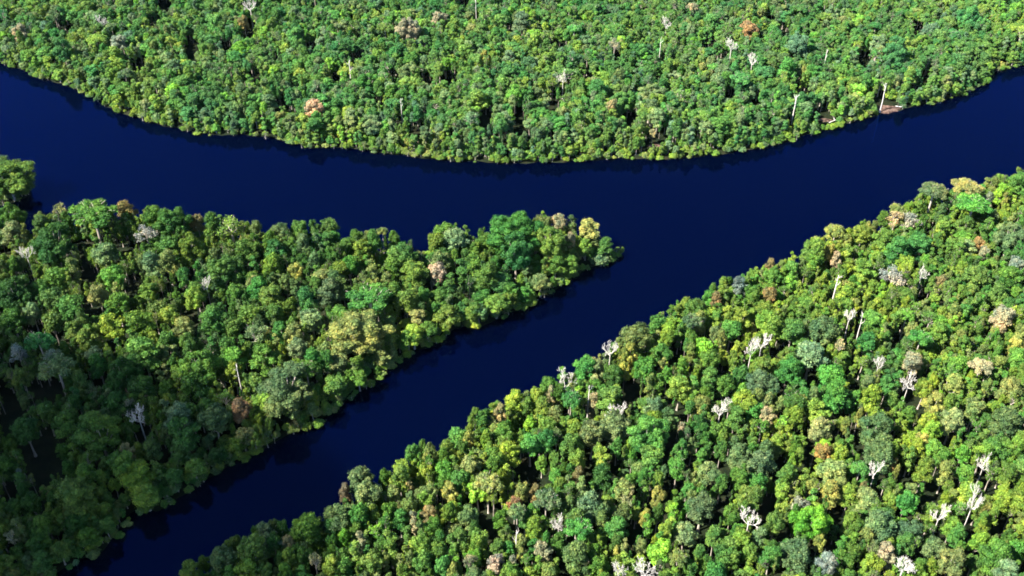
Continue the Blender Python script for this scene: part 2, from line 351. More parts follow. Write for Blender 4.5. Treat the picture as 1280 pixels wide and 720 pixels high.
# ------------------------------------------------------------------ trees read from the photograph: x y width colour [form]
TREES = """
75 264 26 k S;117 272 56 g U;156 259 22 r;67 298 50 d G;14 262 34 g;49 273 20 b;14 290 30 k;130 313 30 w;90 330 18 k C;140 343 32 v;69 343 30 g;183 293 26 l S;190 325 26 w;190 264 30 g
50 357 26 g;16 360 40 d;39 387 22 w;64 370 30 o;88 380 34 g;14 395 35 d;120 362 24 k;145 375 30 g;139 401 32 y;108 420 26 o;173 398 34 g;184 362 28 g;50 431 36 v U;22 440 24 l S;64 398 28 o;90 407 26 o
214 272 36 g;245 271 16 r;264 276 24 g;289 285 38 y S;319 284 20 b;236 307 36 o;211 304 26 g;267 314 16 k;307 307 28 g;319 298 16 g C;350 284 24 b;372 280 22 o;392 278 16 g;344 309 26 e;339 326 24 y;378 301 18 k
369 334 18 Y;278 334 40 g;294 326 22 d;317 351 24 k;322 359 30 v;339 365 30 o;356 348 16 k;383 371 28 e;369 355 18 b;228 340 18 v;208 323 26 k;242 365 26 y;294 362 22 g;264 396 34 g;211 390 24 y;230 407 26 k
233 423 26 o;311 390 30 o;342 387 22 g;361 379 18 o;319 418 32 w S;292 404 26 o;350 412 24 v;367 412 30 k;389 396 30 w;283 432 24 g;208 421 26 g;392 323 18 w;394 351 18 g
410 278 24 o;444 289 18 g;462 288 16 k;479 279 13 k U;493 288 14 g;467 297 22 e;453 309 24 o;408 296 20 g;436 326 24 v;425 334 24 o;501 315 34 g;492 332 26 g;556 286 26 g;569 293 28 w;544 298 22 o;550 320 24 k
546 336 24 O D;562 326 12 g;517 337 34 o;468 354 16 Y;483 348 16 k;464 332 14 k C;419 346 22 b;411 362 32 b;428 354 22 b;447 364 22 g;462 377 52 e U;448 412 78 k G;508 370 28 o;528 362 14 v;522 398 24 k C;519 418 26 y
540 418 26 g;561 351 16 g C;550 370 26 g;561 376 14 k C;578 382 14 e;567 396 30 o;592 326 18 y C;578 332 16 g C;594 354 20 w C;592 387 24 o
641 284 60 e G;645 308 40 e;698 273 22 t;680 276 20 k;716 275 12 b C;737 280 27 Y D;713 294 14 t;732 307 20 y;744 298 16 k;757 304 22 g;771 311 15 g B;752 323 26 b B;687 296 38 y;671 298 22 y;709 309 26 o;695 329 26 g;720 329 22 g
684 326 16 Y;670 326 16 g;657 334 20 k;676 348 26 k;659 367 16 v C;620 323 14 v;607 298 24 g;595 306 18 y;626 351 36 g;607 343 30 o;637 362 24 g;604 368 28 g;620 379 30 y;640 378 24 o;598 393 22 w;701 349 14 w B
64 445 22 l S;117 442 24 w;121 452 22 v;72 462 40 w U;25 466 24 o;100 473 24 o;150 462 40 d;178 437 38 g;178 478 34 d;158 508 20 l S;81 525 38 g;122 535 56 g G;30 533 34 d;189 556 18 b;147 500 30 d;158 560 20 t;150 575 36 g
106 587 22 y;25 590 12 l;172 592 42 y;90 612 42 o;8 578 26 d;358 480 72 b G;320 473 22 o;330 443 34 g;292 445 32 v;247 453 44 g;208 484 24 d;242 476 36 d;300 506 24 r;330 503 32 y;222 517 36 w;267 520 38 b;228 533 38 g
228 556 34 o;303 542 26 k;297 557 24 o;322 560 16 y;336 525 16 d;217 593 24 g;244 587 30 y;269 565 24 d;392 445 24 v;372 431 26 w;389 506 18 k;406 442 20 e;422 453 28 k;417 479 30 g;450 473 20 y;483 446 20 k;517 432 24 g
111 633 30 o;131 633 16 y;131 655 20 g;109 671 24 g;51 655 22 g;47 678 30 d;95 649 30 d;73 684 26 o;22 689 22 d;178 618 36 y;13 669 14 l S;51 700 26 g;67 620 24 d;38 624 24 d
236 707 26 o;253 695 12 g;276 693 34 b;293 673 18 o;313 684 36 o;307 711 28 y;319 653 12 g;331 660 24 w;341 648 16 b;351 653 18 e;340 671 16 v;380 656 34 g;384 646 20 o;398 648 16 b;415 653 18 e;360 673 16 t;362 691 16 y;378 689 20 g
393 698 18 t S;413 704 24 y;351 693 16 g;331 709 18 d;356 711 18 g;413 673 16 v
452 594 30 b;430 609 16 r;457 612 34 w;420 642 40 b;447 640 26 e;480 589 16 d;502 579 22 y;500 592 28 o;515 557 16 e;527 547 12 g;537 554 12 b;535 564 20 k;530 585 18 y;560 558 20 o;577 555 18 d;586 542 14 Y;555 585 30 v;575 595 24 e
562 610 20 Y;587 577 24 w;597 607 24 L;492 612 18 k;512 606 12 t;535 612 22 b;512 627 20 k;485 635 24 g;537 640 20 r;560 635 18 o;542 652 26 g;467 637 14 o C;517 645 14 t C;450 670 14 t C;442 685 18 y C;487 672 20 g C;525 677 28 y;585 640 26 k
415 677 18 g;465 700 30 o;427 705 22 g;482 695 10 k C;507 687 12 o C;547 685 24 o;572 670 26 o;595 675 22 y;587 700 18 t S;565 710 14 Y;527 700 28 g;552 702 18 v;505 712 20 o
604 515 20 e;625 511 18 t;630 538 28 g;608 544 18 y;643 497 26 y;659 504 16 g;685 480 24 g;670 489 20 y;688 489 14 t;679 507 24 o;694 515 20 k;685 529 26 o;699 484 20 d;663 527 18 L;663 551 28 v;683 544 24 e;714 502 28 e U
712 489 10 g C;717 531 20 y;714 549 28 g;732 453 30 v;743 460 30 k;759 458 14 d;781 440 16 k;781 458 14 Y;768 467 24 d;742 496 12 t C;761 495 36 g;768 531 40 b;741 536 34 b;637 562 26 y;619 571 22 g;723 567 22 y;754 564 20 y;786 553 12 y
610 607 34 w U;627 589 14 o;652 609 20 k;669 612 18 r;643 627 20 r;646 642 26 w U;683 627 32 b U;699 604 16 y;723 591 16 r;726 604 14 k C;752 593 30 d;737 624 30 w;752 633 20 b;712 627 16 k;721 645 28 o;723 664 34 v U;754 649 20 k;772 656 30 e
779 636 26 b;781 609 26 k;721 689 38 b;748 702 26 g;743 684 20 g;781 680 12 k C;772 687 12 Y;650 673 16 Y;652 689 10 Y;632 662 14 k;668 658 26 y;679 684 22 t;619 700 24 t;686 711 22 k;663 716 16 y;641 698 16 t;597 669 26 y;623 680 20 o
626 644 20 g;639 711 26 g;699 671 20 g
795 417 36 b;823 400 22 e;787 437 22 k;828 437 26 e;834 417 18 y;859 377 16 o;870 382 30 d;873 397 20 k;867 404 26 b U;889 366 20 v;896 373 18 r;926 353 22 l;939 361 18 g;962 365 20 r;881 429 22 L;864 414 14 y;903 418 16 k;895 393 16 v
914 409 26 e;928 395 26 o;887 445 24 g;806 454 28 e;834 462 14 v;850 482 28 y;864 437 16 k;825 473 16 g C;812 473 12 k C;817 504 24 w;837 518 22 b;812 536 46 v G;887 470 26 g;878 501 20 k;917 440 12 o;923 430 16 y;948 457 24 o;948 475 30 b
926 465 20 g;906 476 22 g;931 495 30 y;942 507 24 v;959 498 18 k;920 518 22 g;898 534 20 g;881 532 12 e;853 530 12 t;959 395 26 g
815 567 30 g;852 556 18 v;866 551 14 k;883 543 16 g;905 538 14 y;902 556 20 g;847 580 22 v;804 593 16 e;823 593 16 o;823 612 18 Y;786 614 22 t;807 643 14 Y;886 585 28 k;902 599 20 g;878 628 36 b;823 636 16 d;854 638 8 L;857 662 32 w
831 659 18 y;828 683 34 L;847 699 28 k U;802 678 18 k;876 686 18 g;894 712 28 e;926 564 26 b;952 572 34 b;949 599 26 e;928 596 16 g;939 617 30 o;915 636 22 g;928 670 26 y;939 686 22 y;965 688 20 e;912 678 24 o;894 664 22 o
964 327 12 r;976 331 14 k;989 331 16 v;1018 309 30 g;1004 326 14 b;1044 290 24 k U;1037 310 16 Y;1059 296 18 k;1047 319 12 t;1018 324 24 g;1079 287 22 o;1087 279 10 k;1094 281 12 k;1121 262 20 k U;1120 273 24 t S;1106 293 26 g;1122 308 30 e
1082 334 28 y;966 343 24 g;989 350 14 L;1115 348 34 l S;1166 243 34 b U;1207 238 36 k U;1139 254 14 y;1138 277 26 l S;1157 274 16 d;1215 260 42 v U;1240 226 18 k;1255 234 20 L;1235 247 14 l;1272 226 26 g;1150 302 32 e;1180 279 18 y
1207 279 24 g;1265 290 34 w;1224 300 14 r;1232 312 14 l;1272 327 20 l;1200 305 14 g C;1222 340 30 o;1157 322 10 L;1132 327 26 y;1175 350 16 r;1187 342 10 k;1265 345 30 g;1250 364 24 o
987 460 34 e;1039 467 34 v;1046 491 36 e;954 455 24 o;964 479 30 b;1015 437 34 w;1030 406 36 b;1050 431 18 t S;992 408 30 g;968 404 28 y;1067 460 10 y C;1097 465 8 Y;1075 515 10 Y;1018 489 12 w;1023 510 30 y;992 519 26 o;961 515 18 t
1027 531 24 w;1091 491 30 y;1086 474 20 k;1110 477 18 v;1096 531 40 b;1086 422 26 e;1091 396 24 v;949 493 18 k
1150 425 28 v U;1142 447 24 t;1141 406 16 k;1225 460 28 t U;1237 477 16 k;1195 472 22 k;1197 452 22 v;1190 502 24 d;1255 390 28 t;1272 425 20 Y;1278 410 18 k;1220 505 26 k;1192 522 28 w;1162 520 18 y;1167 532 24 L;1137 515 18 g;1262 525 40 b
1265 480 30 k;1275 445 24 v;1115 495 20 g;1170 500 26 k;1157 480 22 y;1207 385 20 e;1195 387 16 k
1015 647 42 L G;1025 672 14 Y;992 569 10 L;1032 560 22 r;1052 562 20 y;1075 587 22 v U;1081 604 12 r;1040 612 26 k;1062 615 20 y;980 610 20 y;987 587 22 g;1040 585 34 w;1100 562 38 b;1000 627 22 l;970 647 26 o;995 687 40 b;952 665 20 k
1035 702 26 l;1067 647 26 o;1085 665 20 k;1102 652 38 b;1110 687 22 t;1090 700 28 y;1065 687 24 o
1152 546 18 Y;1135 622 26 v;1205 562 20 v;1207 586 18 e;1182 587 24 k;1157 582 24 o;1122 585 8 Y;1120 575 8 r;1260 585 24 o;1255 622 24 y;1225 672 18 L;1200 665 24 v;1247 690 36 g;1230 655 14 y;1192 695 32 k;1245 672 10 w;1272 682 20 v
1260 712 30 w;1170 682 28 b;1142 660 34 b;1182 622 16 y;1272 555 24 y
24 37 20 t;3 47 18 L;34 67 18 y;77 57 26 e;114 87 22 v;148 50 22 l;265 23 20 v;296 52 10 w;304 22 12 r;393 131 26 O D;369 40 22 v;235 90 16 y;181 128 14 k;144 121 16 y
548 20 20 l;510 32 26 t;652 25 24 b;768 55 14 l S;747 106 24 e;734 67 6 t;668 47 14 y;588 148 20 w S;625 148 24 e;682 124 12 k C;722 144 20 y;764 129 12 t;544 161 10 w C;816 165 10 t;605 67 12 Y
865 10 14 t U;863 32 12 w;936 34 24 r;998 52 28 w;986 81 22 v;1006 86 8 Y;1073 111 24 L;1139 91 18 y;1099 50 20 w;1162 35 16 w;1119 60 34 e;1273 7 18 L;1213 17 26 v;8 226 62 o G
"""
# bare white trees: x y (middle of the crown) width, height of the part that shows (px), style, label
DEADS = [
 (32,315,17,24,'fan','bleached white dead tree near the left edge, behind the dark green giant'),
 (257,351,12,16,'fan','small white dead tree alone in the middle of the left forest'),
 (172,515,28,34,'fan','large white dead tree with flat fishbone branches in the left forest'),
 (297,463,9,22,'stick','thin white dead tree beside the huge blue-green crown'),
 (953,427,24,30,'fan','larger of the twin white dead trees, right one, with spreading branches'),
 (940,433,15,26,'fan','smaller of the twin white dead trees, left one'),
 (1063,392,16,18,'fan','white dead tree with raised broken arms amid grey-green crowns'),
 (1137,475,19,26,'fan','white dead tree with antler branches beside a deep black gap'),
 (1154,338,16,24,'fan','cream funnel-shaped dead tree high on the right bank forest'),
 (1100,449,16,16,'fan','low white dead tree with many short branches'),
 (901,508,18,28,'fan','cream dead tree right of the black gaps, below the lime crown'),
 (763,434,17,22,'fan','small round-topped white dead tree on the water edge'),
 (712,471,28,26,'lean','white dead tree leaning left over the canal edge with curved limbs'),
 (772,512,26,18,'fan','wide low white dead tree on top of the bluish crown'),
 (699,649,20,24,'fan','white dead tree with forked limbs above the vivid flat crown'),
 (774,708,14,24,'fan','thin white dead tree at the bottom edge, left of the grey twiggy one'),
 (808,708,26,26,'fan','grey-white twiggy dead tree at the bottom edge beside the lime crown'),
 (938,645,24,22,'fan','white dead tree with low splayed arms below the olive crown'),
 (1095,585,20,28,'fan','white dead tree standing right of a small vivid green crown'),
 (1234,572,20,20,'fan','white dead tree with two curved horns near the right edge'),
 (1221,618,21,48,'tall','tallest white dead tree with full trunk and thick branches'),
 (1177,639,22,26,'fan','pinkish white dead tree just left of the tallest one'),
 (1132,702,26,26,'fan','white dead tree at the bottom edge with a flat spread crown'),
 (1078,397,5,14,'stick','short white broken trunk right of the broken-armed dead tree'),
 (1046,352,9,26,'stick','pale forked dead trunk beneath the yellow crown by the bank'),
 (736,490,9,30,'stick','cream broken trunk with torn top beside the leaning dead tree'),
 (645,668,6,16,'stick','short pale trunk under the rusty brown crown'),
 (312,7,16,18,'fan','white dead tree at the top edge above the rusty crown'),
 (126,24,14,14,'fan','pale dead tree among the crowns at the far upper left'),
 (704,97,16,30,'fan','white dead tree standing tall in the middle of the far forest'),
 (833,27,13,16,'fan','small pale dead tree near the top edge right of centre'),
 (826,54,4,18,'stick','slim white dead trunk below the small pale dead tree'),
 (915,55,15,22,'fan','cream dead tree below the rusty brown crown of the far forest'),
 (941,74,14,18,'fan','thin grey-white dead tree right of the cream one in the far forest'),
 (595,10,4,30,'stick','tall pale trunk at the top edge of the far forest'),
 (437,81,9,10,'stick','tiny white slanting snag in the far forest'),
 (501,129,4,16,'stick','short white trunk between dark gaps in the far forest'),
 (1033,67,4,14,'stick','short white trunk high in the far right forest'),
 (994,130,7,34,'stick','tall cream dead trunk rising near the far bank'),
 (1114,115,6,26,'stick','slanting pale dead trunk above the brown bare bank'),
]
# short way to refer to a landmark, by its place in the photo
LAND = {(117,272):('broad mid green flat-topped tree on the back edge of the peninsula','the broad flat-topped peninsula tree'),
 (67,298):('huge dark green dome near the left edge of the peninsula','the huge dark left dome'),
 (289,285):('yellow-green crown with pale limbs on the back edge of the peninsula','the pale-limbed yellow-green tree'),
 (546,336):('orange tan tree glowing between green crowns on the peninsula','the orange tan peninsula tree'),
 (462,377):('spreading emerald green crown beside the huge khaki one','the spreading emerald crown'),
 (448,412):('huge khaki crown sloping to the canal bank','the huge khaki crown'),
 (641,284):('giant emerald dome standing above the peninsula near its tip','the giant emerald dome'),
 (737,281):('golden yellow tree close to the tip of the peninsula','the golden tip tree'),
 (358,480):('huge bluish grey-green cauliflower crown beside the canal','the huge blue-green crown'),
 (122,535):('broad mid green crown in the shaded lower left forest','the broad shaded crown'),
 (8,226):('round olive green tree mass on the islet at the left edge','the islet tree'),
 (597,607):('bright lime round crown left of the pale flat one','the small lime dome'),
 (732,453):('vivid green rounded tree hanging over the water beside the khaki one','the vivid waterside dome'),
 (752,593):('smooth dark green dome between black gaps, centre of the lower forest','the smooth dark dome'),
 (723,664):('vivid green flat crown spreading in the lower middle','the vivid flat crown'),
 (812,536):('large vivid green crown with knobbly top in the near forest','the large vivid crown'),
 (828,683):('bright lime green crown at the bottom middle','the bottom lime crown'),
 (1015,647):('biggest bright lime green dome in the right forest','the biggest lime dome'),
 (1039,467):('vivid green dome above a broad emerald one in the right forest','the vivid right dome'),
 (1215,260):('vivid green layered crown behind the right bank','the vivid layered crown'),
 (1166,243):('grey-green flat crown on pale trunks over the right bank','the pale-trunked bank tree'),
 (1207,238):('khaki flat crown at the water beyond the vivid layered one','the khaki bank tree'),
 (1225,460):('pinkish tan flat crown standing out near the right edge','the tan flat crown'),
 (393,131):('orange tan tree on a white trunk in the far forest','the orange far tree'),
 (936,34):('rusty brown crown high in the far forest','the rusty far crown'),
 (430,609):('rusty brown crown at the water edge of the near bank','the rusty bank crown'),
 (643,627):('rusty brown crown over a pale tree in the near forest','the rusty near crown'),
 (1073,111):('bright lime tree above the far bank','the lime far tree'),
 (1119,60):('broad emerald green patch of crown in the far right forest','the emerald far crown'),
 (870,382):('dark green dome on the right bank beside the vivid one','the dark bank dome'),
 (1018,309):('smooth mid green dome hugging the right bank','the smooth bank dome'),
 (652,25):('bluish grey-green round tree near the top edge, centre','the blue-green far tree'),
 (747,106):('emerald dome right of the tall dead tree in the far forest','the emerald far dome'),
 (881,429):('bright lime crown behind the right bank','the lime bank crown')}
DREF = {(32,315):'the left-edge dead tree',(257,351):'the small peninsula dead tree',(172,515):'the fishbone dead tree',(953,427):'the twin dead trees',(1063,392):'the broken-armed dead tree',
 (1137,475):'the antler dead tree',(1154,338):'the funnel-shaped dead tree',(901,508):'the cream dead tree',(763,434):'the round-topped dead tree',(712,471):'the leaning dead tree',(772,512):'the wide low dead tree',
 (699,649):'the forked dead tree',(938,645):'the splay-armed dead tree',(1234,572):'the horned dead tree',(1221,618):'the tallest dead tree',(1132,702):'the bottom-edge dead tree',
 (312,7):'the top-edge dead tree',(704,97):'the far central dead tree',(915,55):'the cream far dead tree'}
# ------------------------------------------------------------------ individual trees
recs = []
for ent in TREES.replace('\n', ';').split(';'):
    q = ent.split()
    if len(q) < 4: continue
    recs.append(dict(x=float(q[0]), y=float(q[1]), w=float(q[2]), c=q[3], f=q[4] if len(q) > 4 else 'D'))
landkeys = set(LAND)
placed = []     # (X, Y, radius, height)
for t in recs:
    d = t['w'] * mpp(t['x'], t['y'], 14) * 1.08
    t['d'] = d
    f = t['f']
    if f == 'D' and d > 15: t['f'] = f = 'G'
    h = {'D': 14 + .62 * d, 'G': 17 + .48 * d, 'C': 13 + 1.1 * d, 'U': 15 + .5 * d, 'S': 14 + .5 * d, 'B': 3 + .35 * d}[f] + rnd(-1.5, 1.5)
    for _ in range(3):
        X, Y = gp(t['x'], t['y'], h - .28 * min(d, h * .7))
        s_ = float(land([(X, Y)])[0])
        # near the banks that face the viewer trees are lower
        px, py = X, Y - 12
        sf = float(land([(px, py)])[0])
        if sf < 0 and f in 'DGCUS': h = min(h, 8.5 + .5 * d)
    t.update(X=X, Y=Y, h=h, sd=s_)
    if s_ < 0.5:     # pull the foot onto land
        for k in range(1, 40):
            best = None
            for a in range(16):
                P = (X + math.cos(a * PI / 8) * k * .5, Y + math.sin(a * PI / 8) * k * .5)
                if float(land([P])[0]) > 0.8: best = P; break
            if best: t['X'], t['Y'] = best; break
    placed.append((t['X'], t['Y'], d / 2 * (.45 if f in 'US' else 1), h))
order = sorted(recs, key=lambda t: (-((int(t['x']), int(t['y'])) in landkeys), -t['w'] * (1.3 if t['f'] == 'C' else 1)))
NIND = 298
solo, rest = order[:NIND], order[NIND:]

# labels that single each tree out
FORMW = {'D': 'domed tree', 'G': 'giant domed tree', 'C': 'tall narrow tree', 'U': 'flat-crowned tree', 'S': 'thin-crowned tree', 'B': 'low bank tree'}
marks = [(k, v[1]) for k, v in LAND.items()] + [(k, v) for k, v in DREF.items()]
def sector(t, k):
    dx, dy = t['x'] - k[0], t['y'] - k[1]
    if abs(dx) > abs(dy): return 'right of' if dx > 0 else 'left of'
    return 'in front of' if dy > 0 else 'behind'
def kindkey(t): return (t['c'], 'D' if t['f'] == 'G' else t['f'])
names_used = set()
for t in solo:
    key = (int(t['x']), int(t['y']))
    if key in LAND: t['label'] = LAND[key][0]; continue
    best = None
    for k, ref in marks:
        if k == key: continue
        d0 = math.hypot(t['x'] - k[0], t['y'] - k[1]); s0 = sector(t, k)
        rank = sum(1 for o in solo if o is not t and (int(o['x']), int(o['y'])) not in LAND and kindkey(o) == kindkey(t) and sector(o, k) == s0 and math.hypot(o['x'] - k[0], o['y'] - k[1]) < d0)
        cost = d0 * (1 + .9 * rank) + 30 * (rank > 0)
        if best is None or cost < best[0]: best = (cost, rank, s0, ref)
    _, rank, s0, ref = best
    od = ['', 'second ', 'third ', 'fourth ', 'fifth ', 'sixth '][min(rank, 5)]
    t['label'] = '%s %s, the %snearest such %s %s' % (COL[t['c']][1], FORMW['D' if t['f'] == 'G' else t['f']], od, s0, ref)
    assert t['label'] not in names_used, t['label']
    names_used.add(t['label'])
    assert 4 <= len(t['label'].split()) <= 16, t['label']

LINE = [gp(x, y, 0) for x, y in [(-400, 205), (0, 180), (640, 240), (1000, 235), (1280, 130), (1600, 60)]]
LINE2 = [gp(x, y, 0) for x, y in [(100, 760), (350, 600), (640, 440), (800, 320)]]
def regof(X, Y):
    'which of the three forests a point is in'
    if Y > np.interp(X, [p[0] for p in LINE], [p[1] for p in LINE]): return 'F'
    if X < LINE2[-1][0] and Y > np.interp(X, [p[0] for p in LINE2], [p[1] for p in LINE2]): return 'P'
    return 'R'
NAMES = {'D': 'broadleaf_tree', 'G': 'broadleaf_tree', 'C': 'columnar_tree', 'U': 'umbrella_tree', 'S': 'sparse_tree', 'B': 'bank_shrub'}
def gz(X, Y): return float(height(land([(X, Y)]))[0])
used = {}
for t in solo:
    f = t['f']; v = used.get(f, 0); used[f] = v + 1
    cm, tm, W, H, z0, _ = PROTO[f][v % len(PROTO[f])]
    e = bpy.data.objects.new(NAMES[f], None); C.objects.link(e); e.empty_display_size = 1
    e.location = (t['X'], t['Y'], gz(t['X'], t['Y'])); e.rotation_euler = (0, 0, rnd(0, 2 * PI))
    k = t['d'] / W; e.scale = (k, k * rnd(.88, 1.1), t['h'] / H)
    tag(e, t['label'], 'tree', 'living trees of the rainforest canopy')
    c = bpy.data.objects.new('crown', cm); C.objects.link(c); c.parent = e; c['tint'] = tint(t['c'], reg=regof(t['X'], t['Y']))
    b = bpy.data.objects.new('trunk', tm); C.objects.link(b); b.parent = e

# ------------------------------------------------------------------ dead trees
def branch(mb, p, d, L, r, depth, gnarl=.28, n=6):
    pts, rads = [p], [r]; cur = Vector(p); dd = Vector(d).normalized(); segs = 4 if depth > 1 else 3
    for i in range(segs):
        dd = (dd + Vector((rnd(-1, 1), rnd(-1, 1), rnd(-.4, .9))) * gnarl).normalized()
        cur = cur + dd * (L / segs); pts.append(tuple(cur)); rads.append(r * (1 - .55 * (i + 1) / segs))
    mb.tube(pts, rads, 0, n if depth > 1 else 4)
    if depth > 0:
        for i in range(2 if depth > 1 else 1, segs + 1):
            for q in range(2 if i >= segs - 1 else 1):
                a = rnd(0, 2 * PI); side = dd.orthogonal().normalized(); side.rotate(Matrix.Rotation(a, 3, dd))
                nd = (dd * .6 + side * rnd(.6, 1.0) + Vector((0, 0, .3))).normalized()
                branch(mb, pts[i], nd, L * rnd(.40, .58), max(.05, rads[i] * .7), depth - 1, gnarl)

def dead_proto(style, seed):
    random.seed(seed); tr = MB(); limbs = []
    if style == 'stick':
        H = 20; tr.tube([(0, 0, -.5), (0, 0, 1.2), (.25, .1, 8), (.1, -.15, 14), (.35, 0, H)], [.62, .46, .40, .34, .16], 0, 8)
        for q, (z, L) in enumerate([(13.5, 3.0), (16.5, 3.2), (18.4, 2.2)]):
            m = MB(); a = rnd(0, 6.3); branch(m, (.1, 0, z), (math.cos(a), math.sin(a), .9), L, .19, 1); limbs.append(m)
    else:
        H = 20; fk = 10.5 if style == 'tall' else 12.0
        lean = (-2.2, 0) if style == 'lean' else (rnd(-.5, .5), rnd(-.3, .3))
        tr.tube([(0, 0, -.5), (0, 0, 1.2), (lean[0] * .3, lean[1] * .3, fk * .5), (lean[0], lean[1], fk)], [.65, .42, .34, .27], 0, 8)
        k = 6 if style == 'tall' else 5; a0 = rnd(0, 6.28)
        for q in range(k):
            a = a0 + q * 2 * PI / k + rnd(-.25, .25); el = rnd(.15, .75) if q else 1.5
            m = MB(); z = fk - rnd(0, 1.6) * (1 if style != 'tall' else 1.6)
            fz = (lean[0] * z / fk, lean[1] * z / fk, z)
            branch(m, fz, (math.cos(a), math.sin(a), el), rnd(3.6, 5.0) * (1.15 if q == 0 else 1), (.22 if q % 2 else .18), 3, .22); limbs.append(m)
    me = [m.mesh('dead_limb', [M_DEAD]) for m in limbs]
    zmax = max(v[2] for m in limbs for v in m.v); wx = max(abs(v[0]) for m in limbs for v in m.v)
    return tr.mesh('dead_trunk', [M_DEAD]), me, zmax, 2 * wx
DP = {'fan': [dead_proto('fan', s) for s in (3, 14, 25, 36, 47)], 'tall': [dead_proto('tall', 5)], 'lean': [dead_proto('lean', 8)], 'stick': [dead_proto('stick', s) for s in (2, 12, 22)]}
random.seed(99)
deadpos = []; cnt = {}
for (x, y, w, hp, style, lab) in DEADS:
    m = mpp(x, y, 16); i = cnt.get(style, 0); cnt[style] = i + 1
    tm, lm, zm, wx = DP[style][i % len(DP[style])]
    H = {'fan': 22, 'tall': 27, 'lean': 22, 'stick': 21}[style] + rnd(-1, 1)
    X, Y = gp(x, y, H - hp * m * .3)
    if land([(X, Y)])[0] < 1.5:
        x0, y0 = X, Y
        for k in range(1, 80):
            Q = np.array([(x0 + math.cos(a * PI / 8) * k * .4, y0 + math.sin(a * PI / 8) * k * .4) for a in range(16)]); ls = land(Q)
            if ls.max() > 1.5: X, Y = map(float, Q[ls.argmax()]); break
    kx = w * m * 1.15 / wx
    if style == 'stick': kx = max(.6, min(.9, kx))
    else: kx = max(.5, kx)
    e = bpy.data.objects.new('dead_tree', None); C.objects.link(e); e.location = (X, Y, gz(X, Y)); e.rotation_euler = (0, 0, rnd(-.5, .5) if style == 'lean' else rnd(0, 6.28))
    e.scale = (kx, kx, H / zm)
    tag(e, lab, 'dead tree', 'bare white dead trees in the forest')
    o = bpy.data.objects.new('trunk', tm); C.objects.link(o); o.parent = e
    for q in lm: o = bpy.data.objects.new('limb', q); C.objects.link(o); o.parent = e
    deadpos.append((X, Y, w * m * .5, H, hp * m))
    assert 4 <= len(lab.split()) <= 16, lab

# ------------------------------------------------------------------ unseen cloud added out of frame to put the lower left corner in shade
def shade_cloud_material():
    m, n, l = mat('shade_cloud_vapour'); out = n.new('ShaderNodeOutputMaterial'); v = n.new('ShaderNodeVolumePrincipled')
    v.inputs['Density'].default_value = CLOUD_DENS; v.inputs['Color'].default_value = (.96, .97, 1, 1); v.inputs['Anisotropy'].default_value = .6
    l.new(v.outputs[0], out.inputs['Volume']); return m
CLOUD_DENS = .03
import bmesh
bm = bmesh.new(); bmesh.ops.create_icosphere(bm, subdivisions=4, radius=1)
for v in bm.verts:
    c = v.co; w = 1 + .10 * math.sin(3.1 * c.x + 2 * c.y) + .07 * math.sin(5.3 * c.y + 4 * c.z); v.co = c * w
cmesh = bpy.data.meshes.new('added_shade_cloud'); bm.to_mesh(cmesh); bm.free(); cmesh.materials.append(shade_cloud_material())
added_shade_cloud = bpy.data.objects.new('added_shade_cloud', cmesh); C.objects.link(added_shade_cloud); added_shade_cloud['kind'] = 'structure'
gx, gy = -325, 200; kk = 760 / sv.z
added_shade_cloud.location = (gx + sv.x * kk, gy + sv.y * kk, 760); added_shade_cloud.scale = (245, 205, 85); added_shade_cloud.rotation_euler = (0, 0, R(20))

# ------------------------------------------------------------------ bare bank patches
for i, (x, y, wx, wy) in enumerate([(1028, 151, 17, 5), (1108, 135, 19, 7), (525, 177, 14, 5), (655, 179, 12, 5), (818, 183, 18, 5)]):
    X, Y = gp(x, y, 1); m = mpp(x, y, 1); mb = MB(); n = 20; rings = 5; ring0 = []
    vv = [(X, Y, 2.4)]; ff = []
    for q in range(1, rings + 1):
        for j in range(n):
            a = 2 * PI * j / n; r = q / rings * (1 + .18 * math.sin(3 * a + i) + .1 * math.sin(7 * a))
            vv.append((X + math.cos(a) * r * wx * m, Y + math.sin(a) * r * wy * m * 1.5, 2.4 * math.cos(q / rings * PI / 2) + rnd(-.12, .12) - (.6 if q == rings else 0)))
    for j in range(n): ff.append((0, 1 + j, 1 + (j + 1) % n))
    for q in range(rings - 1):
        for j in range(n): a, b = 1 + q * n + j, 1 + q * n + (j + 1) % n; ff.append((a, a + n, b + n, b))
    mb.add(vv, ff); me = mb.mesh('bare_soil', [M_SOIL]); o = bpy.data.objects.new('bare_soil', me); C.objects.link(o); o['kind'] = 'structure'
bare = [gp(x, y, 1) + (w,) for x, y, w in [(1028, 151, 8), (1108, 135, 9), (525, 177, 7), (655, 179, 6), (818, 183, 8)]]

# the humid air between the aeroplane and the forest
bm = bmesh.new(); bmesh.ops.create_cube(bm, size=1); hm = bpy.data.meshes.new('haze'); bm.to_mesh(hm); bm.free()
hmat = bpy.data.materials.new('humid_air'); hmat.use_nodes = True; hn = hmat.node_tree; hn.nodes.clear()
ho = hn.nodes.new('ShaderNodeOutputMaterial'); hv = hn.nodes.new('ShaderNodeVolumePrincipled'); hv.inputs['Density'].default_value = .0000035; hv.inputs['Color'].default_value = (.5, .78, 1, 1)
hn.links.new(hv.outputs[0], ho.inputs['Volume']); hm.materials.append(hmat)
haze = bpy.data.objects.new('haze', hm); C.objects.link(haze); haze['kind'] = 'stuff'
haze['label'] = 'thin bluish haze over the whole forest and river'
haze.location = (0, 2500, 164); haze.scale = (19000, 24000, 338)

